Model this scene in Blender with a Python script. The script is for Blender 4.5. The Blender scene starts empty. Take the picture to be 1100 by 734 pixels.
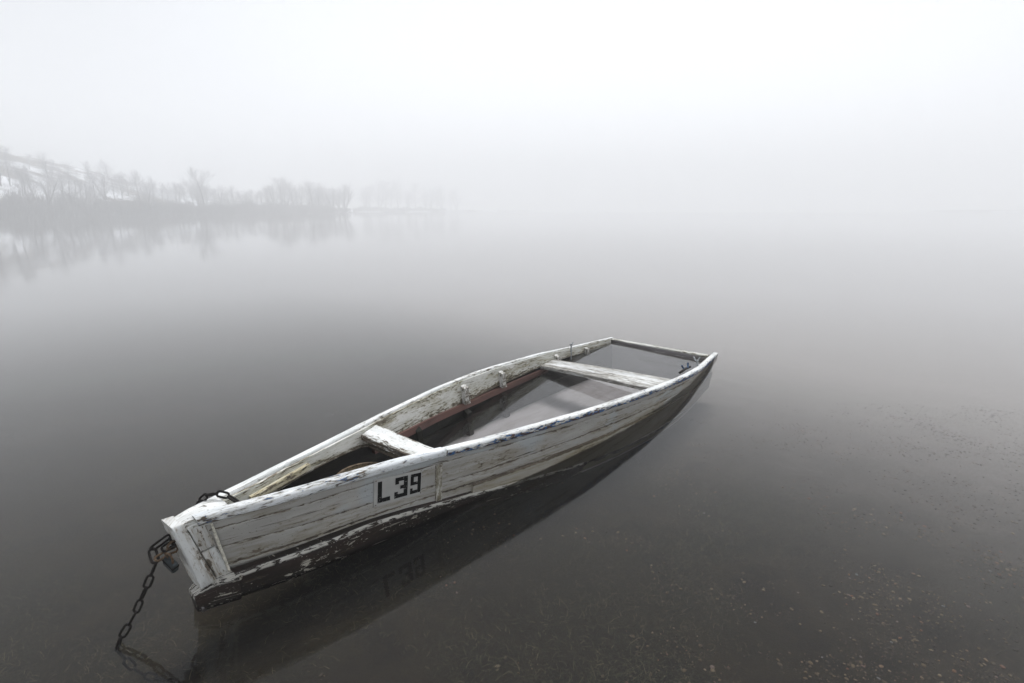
import bpy, bmesh, math, random
from mathutils import Vector, Matrix, noise as mnoise
R = math.radians
scene = bpy.context.scene
COL = scene.collection

# ------------------------------------------------------------------ camera, light, exposure
CAM_H = 1.4
cam_d = bpy.data.cameras.new('camera')
cam_d.sensor_width = 36.0
cam_d.lens = 36.0 * 560 / 1100
cam_d.clip_start = 0.05
cam_d.clip_end = 2000
cam = bpy.data.objects.new('camera', cam_d)
COL.objects.link(cam)
cam.location = (0, 0, CAM_H)
cam.rotation_euler = (R(90) - math.atan(141 / 560), 0, 0)
scene.camera = cam

SUN_EL, SUN_AZ = 66, 20          # a sun hidden by the fog, ahead and a little to the right
world = bpy.data.worlds.new('World')
scene.world = world
world.use_nodes = True
wn = world.node_tree
wn.nodes.clear()
sky = wn.nodes.new('ShaderNodeTexSky')
sky.sky_type = 'NISHITA'
sky.sun_disc = False
sky.sun_elevation = R(SUN_EL)
sky.sun_rotation = R(SUN_AZ)
sky.air_density = 1.0
sky.dust_density = 1.0
sky.ozone_density = 1.0
hsv = wn.nodes.new('ShaderNodeHueSaturation')
hsv.inputs['Saturation'].default_value = 0.12
bg = wn.nodes.new('ShaderNodeBackground')
bg.inputs['Strength'].default_value = 0.14
wo = wn.nodes.new('ShaderNodeOutputWorld')
wn.links.new(sky.outputs[0], hsv.inputs['Color'])
ovc = wn.nodes.new('ShaderNodeMix')              # cloud deck: even grey light over the clear sky
ovc.data_type = 'RGBA'
ovc.inputs[0].default_value = 0.9
tc = wn.nodes.new('ShaderNodeTexCoord')          # brighter low down where the fog bank scatters, duller overhead
sep = wn.nodes.new('ShaderNodeSeparateXYZ')
wn.links.new(tc.outputs['Generated'], sep.inputs[0])
grd = wn.nodes.new('ShaderNodeValToRGB')
for e_, (p_, c_) in zip(grd.color_ramp.elements, [(0.12, (0.94, 0.972, 1.025, 1)), (0.66, (0.25, 0.265, 0.29, 1))]):
    e_.position = p_; e_.color = c_
wn.links.new(sep.outputs['Z'], grd.inputs[0])
mul = wn.nodes.new('ShaderNodeVectorMath'); mul.operation = 'SCALE'
mul.inputs['Scale'].default_value = 6.4
wn.links.new(grd.outputs[0], mul.inputs[0])
GLOW_AZ, GLOW_EL = 9, 14
dot = wn.nodes.new('ShaderNodeVectorMath'); dot.operation = 'DOT_PRODUCT'
dot.inputs[1].default_value = (math.sin(R(GLOW_AZ)) * math.cos(R(GLOW_EL)), math.cos(R(GLOW_AZ)) * math.cos(R(GLOW_EL)), math.sin(R(GLOW_EL)))
wn.links.new(tc.outputs['Generated'], dot.inputs[0])
glow = wn.nodes.new('ShaderNodeMapRange'); glow.interpolation_type = 'SMOOTHSTEP'
for k_, v_ in ((1, 0.62), (2, 1.0), (3, 0.9), (4, 1.47)): glow.inputs[k_].default_value = v_
wn.links.new(dot.outputs['Value'], glow.inputs[0])
mu2 = wn.nodes.new('ShaderNodeVectorMath'); mu2.operation = 'SCALE'
wn.links.new(mul.outputs[0], mu2.inputs[0])
wn.links.new(glow.outputs[0], mu2.inputs['Scale'])
wn.links.new(mu2.outputs[0], ovc.inputs[7])
wn.links.new(hsv.outputs[0], ovc.inputs[6])
wn.links.new(ovc.outputs[2], bg.inputs[0])
wn.links.new(bg.outputs[0], wo.inputs[0])

sun_d = bpy.data.lights.new('sun', 'SUN')
sun_d.energy = 3.4
sun_d.angle = R(25)
sun_d.color = (0.99, 0.99, 1.0)
sun = bpy.data.objects.new('sun', sun_d)
COL.objects.link(sun)
sdir = Vector((math.sin(R(SUN_AZ)) * math.cos(R(SUN_EL)), math.cos(R(SUN_AZ)) * math.cos(R(SUN_EL)), math.sin(R(SUN_EL))))
sun.rotation_euler = (-sdir).to_track_quat('-Z', 'Y').to_euler()
sun.location = sdir * 60

vs = scene.view_settings
vs.view_transform = 'Standard'
vs.look = 'None'
vs.exposure = 0.47
vs.gamma = 1.0
vs.use_curve_mapping = False
cy = scene.cycles
cy.max_bounces = 10
cy.volume_bounces = 6
cy.transparent_max_bounces = 16
cy.use_denoising = True

# ------------------------------------------------------------------ helpers
rng = random.Random(7)

def tag(o, label=None, cat=None, group=None, kind=None):
    if label: o['label'] = label
    if cat: o['category'] = cat
    if group: o['group'] = group
    if kind: o['kind'] = kind
    return o

def empty(name, loc, rz=0.0):
    o = bpy.data.objects.new(name, None)
    o.empty_display_size = 0.1
    COL.objects.link(o)
    o.location = loc
    o.rotation_euler = (0, 0, rz)
    return o

def mesh_obj(name, verts, faces, mat, parent=None, smooth=False, uvs=None, edge=None, loc=None, sharp=35):
    me = bpy.data.meshes.new(name)
    me.from_pydata(verts, [], faces)
    if uvs:
        lay = me.uv_layers.new(name='UVMap')
        flat = []
        for f in uvs:
            for (a, b) in f:
                flat += [a, b]
        lay.data.foreach_set('uv', flat)
    if edge is not None:
        at = me.attributes.new('edge', 'FLOAT', 'POINT')
        at.data.foreach_set('value', edge)
    bm = bmesh.new(); bm.from_mesh(me)
    bmesh.ops.recalc_face_normals(bm, faces=bm.faces)
    bm.to_mesh(me); bm.free()
    for m in (mat if isinstance(mat, (list, tuple)) else [mat]):
        me.materials.append(m)
    if smooth:
        me.polygons.foreach_set('use_smooth', [True] * len(me.polygons))
        me.set_sharp_from_angle(angle=R(sharp))
    o = bpy.data.objects.new(name, me)
    COL.objects.link(o)
    if parent: o.parent = parent
    if loc: o.location = loc
    return o

def lerp_tab(tab, x):
    if x <= tab[0][0]: return tab[0][1]
    for (a, va), (b, vb) in zip(tab, tab[1:]):
        if x <= b:
            return va + (vb - va) * (x - a) / (b - a)
    return tab[-1][1]

def spline_tab(tab):
    """smooth monotone-ish interpolation through a table (Catmull-Rom)"""
    xs = [t[0] for t in tab]; ys = [t[1] for t in tab]
    n = len(xs); m = []
    for i in range(n):
        a, b = max(0, i - 1), min(n - 1, i + 1)
        m.append((ys[b] - ys[a]) / (xs[b] - xs[a]))
    def f(x):
        if x <= xs[0]: return ys[0] + m[0] * (x - xs[0])
        if x >= xs[-1]: return ys[-1] + m[-1] * (x - xs[-1])
        i = max(k for k in range(n - 1) if xs[k] <= x)
        h = xs[i + 1] - xs[i]; t = (x - xs[i]) / h
        return ((2*t**3 - 3*t**2 + 1) * ys[i] + (t**3 - 2*t**2 + t) * h * m[i] + (-2*t**3 + 3*t**2) * ys[i+1] + (t**3 - t**2) * h * m[i+1])
    return f

def loft(name, rings, mat, parent=None, edge_flags=None, cap=True, sharp=35, us=None, mat_of=None, jitter=0.0, seed=0, v0=0.0, planar=False):
    """rings: list of closed cross-sections (same count, Vector-likes). UV u runs along, v across, in metres."""
    n = len(rings[0]); verts = []; edge = []
    for i, rg in enumerate(rings):
        for j, p in enumerate(rg):
            p = Vector(p)
            if jitter:
                q = p * 9.0 + Vector((seed * 3.1, 0, j * 0.7))
                p = p + Vector(mnoise.noise_vector(q)) * jitter + Vector(mnoise.noise_vector(q * 4)) * jitter * 0.4
            verts.append(p)
            edge.append(float(edge_flags[j]) if edge_flags else 0.0)
    faces = []; uvs = []; mids = []
    u = [0.0]
    for i in range(len(rings) - 1):
        u.append(u[-1] + (Vector(rings[i + 1][0]) - Vector(rings[i][0])).length)
    if us: u = us
    v = [v0]
    mid = rings[len(rings) // 2]
    for j in range(n):
        v.append(v[-1] + (Vector(mid[(j + 1) % n]) - Vector(mid[j])).length)
    for i in range(len(rings) - 1):
        for j in range(n):
            k = (j + 1) % n
            faces.append((i*n + j, i*n + k, (i+1)*n + k, (i+1)*n + j))
            uvs.append(((u[i], v[j]), (u[i], v[j+1]), (u[i+1], v[j+1]), (u[i+1], v[j])))
            mids.append(mat_of[j] if mat_of else 0)
    if cap:
        for i, e in ((0, 0), (len(rings) - 1, 1)):
            faces.append(tuple(i*n + j for j in range(n)))
            uvs.append(tuple((u[i] + 0.3 * v[j], v[j] * 0.5) for j in range(n)))
            mids.append(0)
    if planar:          # grain runs up the piece
        uvs = [tuple((.975 * verts[i].z - .22 * verts[i].x, .975 * verts[i].x + .22 * verts[i].z - verts[i].y * .9) for i in f) for f in faces]
    o = mesh_obj(name, verts, faces, mat, parent, smooth=True, uvs=uvs, edge=edge, sharp=sharp)
    if mat_of:
        # recalc keeps face order
        o.data.polygons.foreach_set('material_index', mids)
    return o

class NT:
    """small node-tree writer"""
    def __init__(s, name):
        s.m = bpy.data.materials.new(name); s.m.use_nodes = True
        s.t = s.m.node_tree; s.t.nodes.clear()
        s.out = s.t.nodes.new('ShaderNodeOutputMaterial')
    def n(s, typ, ins=None, **kw):
        nd = s.t.nodes.new(typ)
        for k, v in kw.items(): setattr(nd, k, v)
        for k, v in (ins or {}).items():
            sock = nd.inputs[k]
            if hasattr(v, 'is_output'): s.t.links.new(v, sock)
            else: sock.default_value = v
        return nd
    def math(s, op, a, b=0.0, clamp=False):
        return s.n('ShaderNodeMath', {0: a, 1: b}, operation=op, use_clamp=clamp).outputs[0]
    def mix(s, f, a, b, blend='MIX'):
        nd = s.t.nodes.new('ShaderNodeMix'); nd.data_type = 'RGBA'; nd.blend_type = blend
        for sock, v in ((nd.inputs[0], f), (nd.inputs[6], a), (nd.inputs[7], b)):
            if hasattr(v, 'is_output'): s.t.links.new(v, sock)
            elif isinstance(v, (tuple, list)): sock.default_value = (v[0], v[1], v[2], 1)
            else: sock.default_value = v
        return nd.outputs[2]
    def ramp(s, f, p0, p1):
        return s.n('ShaderNodeMapRange', {0: f, 1: p0, 2: p1, 3: 0.0, 4: 1.0}, interpolation_type='SMOOTHSTEP', clamp=True).outputs[0]
    def uv(s, su, sv, off=0.0):
        c = s.n('ShaderNodeUVMap', uv_map='UVMap').outputs[0]
        return s.n('ShaderNodeMapping', {0: c, 1: (off, off * 1.7, 0), 3: (su, sv, 1)}).outputs[0]
    def noise(s, vec, scale, detail=4.0, rough=0.55, dist=0.0):
        return s.n('ShaderNodeTexNoise', {'Vector': vec, 'Scale': scale, 'Detail': detail, 'Roughness': rough, 'Distortion': dist}).outputs[0]
    def cramp(s, f, stops):
        nd = s.n('ShaderNodeValToRGB', {0: f})
        el = nd.color_ramp.elements
        while len(el) < len(stops): el.new(0.5)
        for e, (p, c) in zip(el, stops):
            e.position = p; e.color = (c[0], c[1], c[2], 1)
        return nd.outputs[0]
    def done(s, col, rough=0.6, bump=None, bdist=0.002, bstr=1.0, spec=0.4):
        p = s.n('ShaderNodeBsdfPrincipled')
        for k, v in (('Base Color', col), ('Roughness', rough), ('Specular IOR Level', spec)):
            if hasattr(v, 'is_output'): s.t.links.new(v, p.inputs[k])
            else: p.inputs[k].default_value = (*v, 1) if isinstance(v, tuple) else v
        if bump is not None:
            b = s.n('ShaderNodeBump', {'Height': bump, 'Distance': bdist, 'Strength': bstr})
            s.t.links.new(b.outputs[0], p.inputs['Normal'])
        s.t.links.new(p.outputs[0], s.out.inputs[0])
        return s.m

def old_paint(name, paint=(0.62, 0.63, 0.62), paint2=(0.48, 0.49, 0.49), wood=((0.035, 0.028, 0.022), (0.16, 0.13, 0.10)), chip=0.36, soft=0.03,
              edge_chip=0.25, stain=(0.16, 0.13, 0.07), stain_amt=0.35, off=0.0, blue=0.0, tint=None, su=1.0, rough=0.55, crack=1.0, edge_col=None, old_col=None, spec=0.3, wl=0.0):
    """weathered brush paint over grained boards: flakes, long cracks, grime in the grain"""
    t = NT(name)
    grain = t.noise(t.uv(3 * su, 70, off), 1.0, 5, 0.6, 0.6)
    flakes = t.noise(t.uv(20 * su, 95, off + 3.7), 1.0, 6, 0.66, 0.5)
    big = t.noise(t.uv(2.6 * su, 13, off + 9.1), 1.0, 4, 0.55, 0.3)
    speck = t.noise(t.uv(90 * su, 190, off + 1.3), 1.0, 3, 0.6)
    cr = t.noise(t.uv(3.0 * su, 150, off + 5.5), 1.0, 3, 0.5, 0.8)
    e = t.n('ShaderNodeAttribute', attribute_name='edge').outputs['Fac']
    # flake mask
    f = t.math('ADD', t.math('MULTIPLY', flakes, 0.62), t.math('MULTIPLY', big, 0.38))
    f = t.math('SUBTRACT', f, t.math('MULTIPLY', e, edge_chip * 0.45))
    f = t.math('ADD', f, t.math('MULTIPLY', t.math('SUBTRACT', speck, 0.5), 0.10))
    mask = t.ramp(f, chip, chip + soft)                      # 1 = paint stays
    crk = t.ramp(cr, 0.30, 0.335)
    crk = t.math('MAXIMUM', crk, t.math('SUBTRACT', 1.0, t.math('MULTIPLY', t.ramp(big, 0.42, 0.52), crack)), clamp=True)
    mask = t.math('MULTIPLY', mask, crk)
    sp = t.ramp(speck, 0.31, 0.35)
    mask = t.math('MULTIPLY', mask, sp)
    tone = t.noise(t.uv(2.5 * su, 12, off + 11), 1.0, 4, 0.6, 0.5)
    col_p = t.mix(t.ramp(tone, 0.38, 0.68), paint2, paint)
    if tint:
        patch = t.ramp(t.noise(t.uv(2.0 * su, 6, off + 20), 1.0, 2, 0.5, 0.6), 0.54, 0.60)
        col_p = t.mix(t.math('MULTIPLY', patch, 0.45), col_p, tint)
    grime = t.math('MULTIPLY', t.ramp(grain, 0.62, 0.42), t.ramp(big, 0.58, 0.40))
    col_p = t.mix(t.math('MULTIPLY', grime, stain_amt), col_p, stain)
    # dirt round the flakes
    halo = t.math('MULTIPLY', t.math('SUBTRACT', 1.0, t.ramp(f, chip + soft, chip + soft + 0.06)), 0.45)
    col_p = t.mix(halo, col_p, stain)
    col_w = t.mix(t.ramp(grain, 0.3, 0.7), wood[0], wood[1])
    if blue > 0:
        bm_ = t.ramp(t.noise(t.uv(26, 110, off + 31), 1.0, 3, 0.5), 0.60 - 0.12 * blue, 0.63 - 0.12 * blue)
        col_w = t.mix(bm_, col_w, (0.03, 0.11, 0.27))
    if old_col:
        bm_ = t.ramp(t.noise(t.uv(5, 22, off + 41), 1.0, 3, 0.5), 0.45, 0.50)
        col_w = t.mix(bm_, col_w, old_col)
    col = t.mix(mask, col_w, col_p)
    if edge_col:
        em = t.math('MULTIPLY', t.ramp(e, 0.62, 0.80), t.ramp(flakes, 0.45, 0.50))
        col = t.mix(em, col, edge_col)
    if wl:      # wet algae stain that creeps up from the waterline
        zz = t.n('ShaderNodeSeparateXYZ', {0: t.n('ShaderNodeTexCoord').outputs['Object']}).outputs[2]
        zz = t.math('ADD', zz, t.math('MULTIPLY', t.math('SUBTRACT', flakes, 0.5), 0.05))
        zz = t.math('ADD', zz, t.math('MULTIPLY', t.math('SUBTRACT', big, 0.5), 0.05))
        col = t.mix(t.math('MULTIPLY', t.ramp(zz, 0.014, -0.012), wl), col, (0.035, 0.033, 0.018))
        col = t.mix(t.math('MULTIPLY', t.ramp(zz, 0.10, 0.0), 0.35 * wl), col, (0.22, 0.18, 0.10))
    h = t.math('ADD', t.math('MULTIPLY', mask, 0.5), t.math('ADD', t.math('MULTIPLY', grain, 0.45), t.math('MULTIPLY', flakes, 0.12)))
    rg = t.math('ADD', t.math('MULTIPLY', mask, rough - 0.85), 0.85)
    return t.done(col, rg, h, 0.0022, 0.9, spec)

M = {}
M['hull'] = old_paint('hull_shaded_white', (0.375, 0.368, 0.345), (0.31, 0.304, 0.285), chip=0.378, tint=(0.35, 0.40, 0.44), stain_amt=0.45, off=0.2, crack=1.0, edge_chip=0.33, wl=0.85)  # side white darkened below the caps' white, deepening the sides' shade in the colour
M['hull_aft'] = old_paint('strake_shaded_white', (0.41, 0.40, 0.365), (0.335, 0.325, 0.295), wl=0.9, chip=0.35, stain=(0.22, 0.18, 0.09), stain_amt=0.5, off=14.2, edge_chip=0.5)  # lower side white, its shade put into the colour like the hull's
M['cap'] = old_paint('cap_white_paint', (0.76, 0.78, 0.79), (0.60, 0.63, 0.65), chip=0.372, edge_chip=0.16, off=4.4, blue=0.4, stain_amt=0.25, rough=0.45)
M['cap_far'] = old_paint('far_cap_white_paint', (0.78, 0.79, 0.79), (0.60, 0.62, 0.61), chip=0.385, edge_chip=0.12, off=94.4, stain_amt=0.25, rough=0.45)
M['cap_aft'] = old_paint('worn_cap_paint', (0.76, 0.77, 0.76), (0.62, 0.64, 0.64), wood=((0.02, 0.018, 0.018), (0.10, 0.055, 0.04)), chip=0.368, edge_chip=0.36, off=6.4, blue=0.9, stain_amt=0.3, rough=0.5)
M['inner'] = old_paint('inner_white_paint', (0.66, 0.66, 0.63), (0.50, 0.50, 0.46), wood=((0.04, 0.034, 0.025), (0.17, 0.14, 0.10)), chip=0.395, soft=0.03, stain=(0.22, 0.19, 0.08), stain_amt=0.55, off=8.8, edge_chip=0.3, crack=1.0)
M['thwart'] = old_paint('thwart_white_paint', (0.76, 0.77, 0.76), (0.62, 0.63, 0.62), chip=0.388, edge_chip=0.4, off=2.9, stain_amt=0.35, stain=(0.2, 0.19, 0.12))
M['thwart_worn'] = old_paint('worn_thwart_paint', (0.64, 0.65, 0.64), (0.48, 0.49, 0.49), wood=((0.08, 0.075, 0.07), (0.30, 0.29, 0.27)), chip=0.43, edge_chip=0.1, off=17.9, su=0.7, stain_amt=0.4, soft=0.06)
M['dark_wood'] = old_paint('near_black_wood', (0.012, 0.010, 0.008), (0.007, 0.006, 0.005), wood=((0.006, 0.005, 0.004), (0.022, 0.02, 0.013)), chip=0.36, stain=(0.02, 0.02, 0.008), off=12.0, rough=0.6, spec=0.12)  # inner planks and lower ribs, coloured almost black
M['brown'] = old_paint('red_brown_paint', (0.115, 0.052, 0.040), (0.085, 0.038, 0.030), wood=((0.05, 0.03, 0.02), (0.22, 0.17, 0.13)), chip=0.29, stain=(0.03, 0.02, 0.015), off=19.0, edge_chip=0.1)
M['chine'] = old_paint('peeling_brown_paint', (0.030, 0.017, 0.013), (0.014, 0.010, 0.008), wood=((0.02, 0.015, 0.01), (0.06, 0.045, 0.03)), chip=0.41, soft=0.02, stain=(0.015, 0.012, 0.007),
                       off=23.0, old_col=(0.40, 0.38, 0.32), edge_chip=0.0, edge_col=(0.48, 0.47, 0.43))
M['foot'] = old_paint('bow_foot_paint', (0.46, 0.46, 0.44), (0.34, 0.33, 0.31), wood=((0.03, 0.016, 0.011), (0.07, 0.035, 0.025)), chip=0.42, edge_chip=0.0, off=29.0, su=1.0, stain=(0.1, 0.07, 0.04))
M['bottom'] = old_paint('wet_bottom_boards', (0.275, 0.26, 0.268), (0.25, 0.236, 0.243), chip=0.28, stain=(0.08, 0.07, 0.04), off=27.0)
M['tub'] = old_paint('tub_staves', (0.34, 0.28, 0.17), (0.24, 0.19, 0.115), wood=((0.06, 0.045, 0.03), (0.15, 0.11, 0.07)), chip=0.40, stain=(0.07, 0.05, 0.02), off=33.0, edge_chip=0.6, su=2)
M['transom'] = old_paint('transom_paint', (0.62, 0.62, 0.59), (0.46, 0.46, 0.43), chip=0.36, stain=(0.16, 0.15, 0.08), stain_amt=0.6, off=37.0, edge_chip=0.2)

def simple(name, col, rough=0.5, metal=0.0, bump=0.0, var=0.25, scale=60, spec=0.4):
    t = NT(name)
    c = t.n('ShaderNodeTexCoord').outputs['Object']
    nz = t.noise(c, scale, 4, 0.6)
    colr = t.mix(t.math('MULTIPLY', t.ramp(nz, 0.35, 0.65), 1.0), tuple(x * (1 - var) for x in col), tuple(min(1, x * (1 + var)) for x in col))
    m = t.done(colr, rough, nz if bump else None, bump or 0.001, 1.0, spec)
    for nd in t.t.nodes:
        if nd.type == 'BSDF_PRINCIPLED': nd.inputs['Metallic'].default_value = metal
    return m

M['iron'] = simple('rusty_black_iron', (0.010, 0.008, 0.007), 0.65, 0.0, 0.0008, 0.5, 90, 0.15)
M['rust'] = simple('orange_brown_rust', (0.085, 0.052, 0.028), 0.8, 0.0, 0.001, 0.5, 120)
M['brass'] = simple('weathered_padlock_metal', (0.035, 0.042, 0.045), 0.5, 0.3, 0.0005, 0.4, 70)
M['plate'] = simple('plate_white_plastic', (0.37, 0.37, 0.355), 0.45, 0.0, 0.0002, 0.05, 14)
M['black'] = simple('black_lettering', (0.004, 0.004, 0.004), 0.8, 0.0, 0.0, 0.1, 30, 0.1)
t_ = NT('black_lettering'); cc = t_.n('ShaderNodeTexCoord').outputs['Object']
M['black'] = t_.done(t_.mix(t_.math('MULTIPLY', t_.ramp(t_.noise(cc, 85, 6, .7), .60, .635), .8), (0.004, 0.004, 0.004), (0.26, 0.26, 0.25)), .8, spec=.1)   # worn in places
M['blue'] = simple('blue_black_enamel', (0.02, 0.06, 0.13), 0.4, 0.0, 0.0, 0.4, 70)
M['galv'] = simple('galvanised_grey', (0.35, 0.37, 0.38), 0.5, 0.5, 0.0, 0.3, 90)

# ------------------------------------------------------------------ lake: water, bed, banks
def water_mat():
    t = NT('still_water')
    fr = t.n('ShaderNodeFresnel', {'IOR': 1.34}).outputs[0]
    tr = t.n('ShaderNodeBsdfTransparent', {'Color': (0.97, 0.97, 0.96, 1)}).outputs[0]
    gl = t.n('ShaderNodeBsdfGlossy', {'Color': (1, 1, 1, 1), 'Roughness': 0.05}).outputs[0]
    c = t.n('ShaderNodeTexCoord').outputs['Object']
    nz = t.noise(c, 0.35, 2, 0.5)
    b = t.n('ShaderNodeBump', {'Height': nz, 'Distance': 0.01, 'Strength': 0.25}).outputs[0]
    for nd in t.t.nodes:
        if nd.type == 'BSDF_GLOSSY': t.t.links.new(b, nd.inputs['Normal'])
    mx = t.n('ShaderNodeMixShader', {0: fr, 1: tr, 2: gl}).outputs[0]
    t.t.links.new(mx, t.out.inputs[0])
    vol = t.n('ShaderNodeVolumePrincipled', {'Color': (0.66, 0.655, 0.665, 1), 'Density': 0.11, 'Anisotropy': 0.2})
    t.t.links.new(vol.outputs[0], t.out.inputs['Volume'])
    return t.m

wv = [(x, y, z) for z in (-4.5, 0) for (x, y) in ((-760, -70), (760, -70), (760, 820), (-760, 820))]
wf_ = [(3, 2, 1, 0), (4, 5, 6, 7), (0, 1, 5, 4), (1, 2, 6, 5), (2, 3, 7, 6), (3, 0, 4, 7)]
water = mesh_obj('lake_water', wv, wf_, water_mat())
tag(water, 'still grey lake water mirroring the fog around the boat', 'water', kind='structure')

def bed_z(x, y):
    d = max(0.0, math.hypot(x * 0.8, y) - 1.0)
    z = -0.125 - 0.06 * d - 0.05 * d * d / (d + 6.0)
    z = max(z, -4.0)
    z += 0.03 * mnoise.noise((x * 0.9, y * 0.9, 0.3)) + 0.012 * mnoise.noise((x * 4, y * 4, 5.3))
    return z

def bed_mat():
    t = NT('silty_lake_bed')
    c = t.n('ShaderNodeTexCoord').outputs['Object']
    a = t.noise(c, 0.8, 5, 0.6, 0.4)
    b = t.noise(c, 65, 6, 0.7, 0.8)
    d = t.noise(c, 5, 4, 0.6, 0.3)
    col = t.cramp(b, [(0.30, (0.014, 0.011, 0.008)), (0.52, (0.05, 0.041, 0.028)), (0.70, (0.16, 0.13, 0.085))])
    col2 = t.cramp(d, [(0.35, (0.030, 0.028, 0.027)), (0.65, (0.105, 0.094, 0.074))])
    col = t.mix(0.5, col, col2)
    col = t.mix(t.ramp(a, 0.42, 0.62), col, (0.055, 0.050, 0.038))
    # weedy dark mud in the shallows, pale bare silt further out on the open side
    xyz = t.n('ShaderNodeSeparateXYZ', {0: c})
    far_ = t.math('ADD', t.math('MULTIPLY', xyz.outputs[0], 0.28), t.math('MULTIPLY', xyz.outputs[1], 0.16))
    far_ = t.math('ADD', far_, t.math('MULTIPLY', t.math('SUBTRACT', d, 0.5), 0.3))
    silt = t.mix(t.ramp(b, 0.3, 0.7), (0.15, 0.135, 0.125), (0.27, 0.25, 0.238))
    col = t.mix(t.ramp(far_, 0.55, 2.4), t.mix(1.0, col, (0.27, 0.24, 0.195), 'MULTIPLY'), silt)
    return t.done(col, 0.9, b, 0.02, 0.35, 0.1)

def axis(lo, hi, fine_lo, fine_hi, step, grow=1.25):
    xs = [fine_lo]
    while xs[-1] < fine_hi: xs.append(xs[-1] + step)
    s = step
    while xs[-1] < hi:
        s *= grow; xs.append(min(hi, xs[-1] + s))
    s = step
    while xs[0] > lo:
        s *= grow; xs.insert(0, max(lo, xs[0] - s))
    return xs
bx, by = axis(-775, 775, -4, 4, 0.07), axis(-80, 835, 0.3, 7, 0.07)
bv = [(x, y, bed_z(x, y)) for y in by for x in bx]
bf = [(j*len(bx)+i, j*len(bx)+i+1, (j+1)*len(bx)+i+1, (j+1)*len(bx)+i) for j in range(len(by)-1) for i in range(len(bx)-1)]
bed = mesh_obj('lake_bed', bv, bf, bed_mat(), smooth=True, sharp=180)
tag(bed, 'dark silty lake bed seen through shallow water', 'lake bed', kind='structure')

# ------------------------------------------------------------------ the boat
BX, BY = -1.14533, 1.53629
HEAD = R(53.951)
boat = empty('rowing_boat', (BX, BY, 0), HEAD)
tag(boat, 'weathered white wooden rowing boat half sunk with peeling paint and L39 plate', 'boat')

def P(s, w, z): return Vector((s, -w, z))
WN = spline_tab([(0, 0.0), (.135, .045), (.364, .13), (.668, .209), (1.003, .294), (1.349, .377), (2.019, .517), (2.787, .612), (3.4, .635), (3.9, .615), (4.633, .55)])
WF = spline_tab([(0, 0.055), (.207, .100), (.35, .13), (.493, .162), (.668, .203), (.883, .260), (1.285, .376), (1.75, .496), (2.15, .566), (2.62, .620), (3.19, .650), (3.81, .654), (4.24, .632), (4.61, .588)])
ZT = spline_tab([(0, .368), (.364, .366), (.668, .358), (1.003, .335), (1.349, .305), (2.019, .257), (2.787, .192), (3.4, .13), (3.9, .078), (4.633, .03)])
ZTF = spline_tab([(0, .366), (.207, .360), (.35, .3545), (.493, .350), (.668, .342), (.883, .328), (1.285, .297), (1.75, .262), (2.15, .234), (2.62, .196), (3.19, .146), (3.81, .083), (4.24, .052), (4.61, .029)])
ZB = spline_tab([(0, -.005), (.6, -.012), (.9, -.03), (1.2, -.06), (1.5, -.10), (2, -.16), (3, -.25), (4, -.31), (4.7, -.33)])
CH = spline_tab([(0, .115), (.6, .125), (1.0, .105), (1.2, .10), (1.6, .09), (2.5, .07), (4.7, .06)])
FL = 0.12
def wn_at(s, z): return WN(s) - FL * (ZT(s) - z)
def wf_at(s, z): return -(WF(s) - FL * (ZTF(s) - z))
def TOP(near, s): return ZT(s) if near else ZTF(s)
def rake(s, z): return s + 0.22 * (0.365 - z) * max(0.0, 1 - s / 0.6)
def frange(a, b, st):
    n = max(2, int(round((b - a) / st)))
    return [a + (b - a) * i / n for i in range(n + 1)]

def hull_side(near, s0, s1, seams):
    rings = []
    side = wn_at if near else wf_at
    sg = 1 if near else -1
    flags = None
    for s in frange(s0, s1, 0.025):
        zt, zb = TOP(near, s) - 0.012, ZB(s) + 0.01
        pts = []; fl = []
        # outer face, top to bottom, with V seams
        zs = [zt]
        for k, q in enumerate(seams):
            zq = zt - q(s)
            zq += 0.0015 * mnoise.noise((s * 7, k * 3.3, 0))
            zs += [zq + 0.010, zq + 0.0025, zq, zq - 0.0025, zq - 0.010]
        zs += [zb]
        for i, z in enumerate(zs):
            r5 = (i - 1) % 5 if 0 < i < len(zs) - 1 else 9
            deep = 0.0025 if r5 == 2 else 0.0
            wob = 0.0012 * mnoise.noise((s * 5, z * 30, 2.0 if near else 7.0))
            w = side(s, z) - sg * (0.012 + deep) + wob
            pts.append(P(rake(s, z), w, z)); fl.append(1.0 if deep else 0.5 if r5 in (1, 3) else 0.0)
        no = len(pts)
        for z in (zb, (zt + zb) / 2, zt):
            pts.append(P(rake(s, z), side(s, z) - sg * 0.034, z)); fl.append(0.3)
        flags = fl
        rings.append(pts)
    n = len(rings[0])
    mats = [0] * n
    for j in range(no - 1, n - 1): mats[j] = 1
    return loft('hull_side', rings, [M['hull'], M['dark_wood']], boat, flags, sharp=50, mat_of=mats)

seam1 = lambda s: 0.052 + 0.004 * math.sin(s * 3)
seam2 = lambda s: 0.135 + 0.03 * min(1, s) - 0.02 * max(0, s - 1)
seam3 = lambda s: max(0.19, 0.225 - 0.01 * s)
hull_side(True, 0.10, 4.60, [seam1, seam2, seam3])
hull_side(False, 0.08, 4.62, [seam1, seam2, seam3])

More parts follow.
